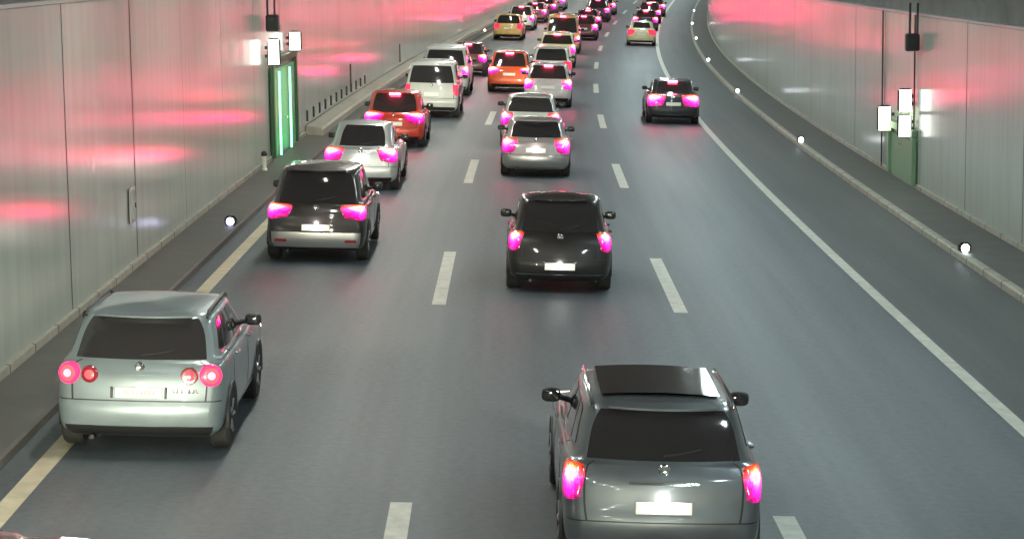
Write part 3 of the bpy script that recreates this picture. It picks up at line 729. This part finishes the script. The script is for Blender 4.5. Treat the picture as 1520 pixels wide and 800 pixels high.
for s, m, l in ((42.6, 'studb', 'violet tinted kerb lamp on the left walkway beside the dark brown hatchback'), (66.5, 'studw', 'kerb lamp on left walkway hidden behind the queue near the green door') if 0 else (148.3, 'studc', 'cream kerb lamp far along the left kerb'), ):
    stud(s, KL-.13 if s < 100 else KL-.09, .13, MT[m], l, 'kerb lamps on the left')
# ------------------------------------------------------------------ emergency refuges
def L2R(s, off, z): return RD(s, off, z)
def refuge(side, off, s0, s1, ztop, label, lit):
    r = empty('emergency_door', RD((s0+s1)/2, off, .15)); tag(r, label, 'door')
    inv = Matrix.Translation(-r.location)
    def par(o): o.parent = r; o.matrix_parent_inverse = inv; return o
    d = -side            # towards the road
    def bx(nm, a0, a1, o0, o1, z0, z1, m, bev=0):
        b = MB(); b.box((min(o0, o1), a0, z0), (max(o0, o1), a1, z1), lambda v: RD(v.y, v.x, v.z), bev=bev); return par(b.build(nm, m))
    bx('door_leaf', s0+.3, s1-.3, off+d*.0, off+d*.05, .2, ztop-.15, MT['greenp'] if lit else MT['greens'])
    bx('frame', s0, s0+.28, off, off+d*.12, .2, ztop, MT['greend'] if lit else MT['greens'], .02)
    bx('frame', s1-.28, s1, off, off+d*.12, .2, ztop, MT['greend'] if lit else MT['greens'], .02)
    bx('frame', s0, s1, off, off+d*.13, ztop, ztop+.18, MT['greend'] if lit else MT['greens'], .02)
    bx('door_handle', (s0+s1)/2, (s0+s1)/2+.15, off+d*.05, off+d*.12, 1.05, 1.1, MT['chrome'])
    if lit:
        for s in (s0+.9, s0+3.3):
            b = MB(); b.tube([RD(s, off+d*.16, .22), RD(s, off+d*.16, ztop-.2)], .026, 8); par(b.build('light_tube', MT['green']))
    return r
zl = 2.45*K
refuge(-1, C_, 56.3, 61.9, zl, 'green emergency door framed by glowing green light tubes on left wall', True)
refuge(1, E_, 53.3, 57.2, 1.3*K, 'low dark green emergency cabinet door under the lit boxes on right wall', False)
def signbox(s, off, side, w_, h_, z, m, label, grp=None):
    r = empty('sign_box', RD(s, off, z), road_rot(s)); tag(r, label, 'sign', grp)
    x0, x1 = (0.06, .06+w_) if side < 0 else (-.06-w_, -.06)
    b = MB(); b.box((x0, -.07, 0), (x1, .07, h_), bev=.08); b.build('housing', MT['dark'], r)
    b = MB(); b.box((x0+.035, -.085, .035), (x1-.035, -.068, h_-.035), bev=.07); b.build('face', m, r)
    b = MB(); b.box((x0+.035, .068, .035), (x1-.035, .085, h_-.035), bev=.07); b.build('face', m, r)
    for bz in (.3, .6): b = MB(); b.box((min(0, (x0 if side < 0 else x1)), -.03, h_*bz), (max(0, (x0 if side < 0 else x1)), .03, h_*bz+.08)); b.build('bracket', MT['dark'], r)
signbox(55.6, C_, -1, .34, .70, 2.46*K, MT['signw'], 'nearer lit white box sign above the green door on the left wall')
signbox(60.4, C_, -1, .36, .56, 2.62*K, MT['signw'], 'farther lit white box sign above the green door on the left wall')
signbox(53.7, E_, 1, .36, .60, 1.86*K, MT['signw'], 'upper of the two stacked lit white box signs on the right wall')
signbox(53.72, E_, 1, .36, .60, 1.27*K, MT['signw'], 'lower of the two stacked lit white box signs on the right wall')
signbox(56.8, E_, 1, .38, .68, 1.20*K, MT['signg'], 'single greenish lit box sign left of the stacked pair on the right wall')
def wallbox(s, off, side, z, ztop, label):
    r = empty('loudspeaker_box', RD(s, off, z), road_rot(s)); tag(r, label, 'speaker')
    d = 1 if side < 0 else -1
    x0, x1 = sorted((d*.04, d*.36)); b = MB(); b.box((x0, -.14, 0), (x1, .14, .42), bev=.03); b.build('housing', MT['dark'], r)
    b = MB(); b.box((x0+.05, -.15, .06), (x1-.05, -.138, .36), bev=.01); b.build('grille', MT['black'], r)
    b = MB()
    for x in (.08, .26): b.tube([(d*x, 0, .4), (d*x, 0, ztop-z)], .028, 6)
    b.build('conduit', MT['dark'], r)
wallbox(55.7, C_, -1, 3.28*K, ZT_L+.4, 'small dark box with two conduits above the lit signs on left wall')
wallbox(53.0, E_, 1, 3.30*K, ZT_R+.3, 'small dark box with conduit above the stacked signs on right wall')
def thing_mesh(b, name, m, label, cat, grp=None): return tag(b.build(name, m), label, cat, grp)
# cable pipes beside the right refuge
for s, z0, l in ((53.6, .2, 'thin dark pipe running up right wall by the stacked signs'), (58.6, .2, 'thin dark pipe running up right wall by the greenish sign')):
    b = MB(); b.tube([RD(s, E_-.03, z0), RD(s, E_-.03, ZT_R)], .02, 6); thing_mesh(b, 'wall_pipe', MT['dark'], l, 'pipe', 'pipes on the right wall')
# small hatch on the left wall
r = empty('wall_hatch', RD(36.3, C_+.0, .92), road_rot(36.3)); tag(r, 'small grey hatch low on the left wall ahead of the violet kerb lamp', 'hatch')
b = MB(); b.box((-.0, -.24, 0), (.03, .24, .6), bev=.01); b.build('frame', MT['lumbody'], r)
b = MB(); b.box((.03, -.18, .06), (.042, .18, .54)); b.build('door', MT['clad'], r)
b = MB(); b.box((.042, .1, .25), (.06, .14, .33)); b.build('handle', MT['black'], r)
# hydrant by the door
r = empty('hydrant', RD(53.6, C_+.16, .15)); tag(r, 'short pale hydrant post standing before the green door', 'hydrant')
b = MB(); b.lathe([(.07, 0), (.07, .04), (.05, .06), (.05, .3), (.07, .32), (.07, .38), (.04, .42)], (0, 0, 0), 'z', 14); b.build('post', MT['plate'], r)
b = MB(); b.lathe([(.075, .0), (.075, .08), (.04, .12)], (0, 0, .36), 'z', 14); b.build('cap', MT['dark'], r)
# little marker posts on the ledge
s = 64.0; k = 0
while s < 84:
    b = MB(); b.box((C_+.10, s-.05, .60), (C_+.16, s+.05, .92), lambda v: RD(v.y, v.x, v.z), bev=.01)
    thing_mesh(b, 'marker_post', MT['dark'], 'one of the little dark posts in a row on the ledge', 'post', 'little posts on the ledge'); s += 1.75
for s, z, l in ((78.3, 1.5, 'tall thin dark post on the ledge among the little posts'), (100.0, 1.35, 'thin dark post farther along the ledge behind the white vans')):
    b = MB(); b.box((C_+.05, s-.04, .6), (C_+.11, s+.04, z*K), lambda v: RD(v.y, v.x, v.z), bev=.01); thing_mesh(b, 'wall_post', MT['dark'], l, 'post')
# lay-by gap drain covers on the left kerb, manholes none
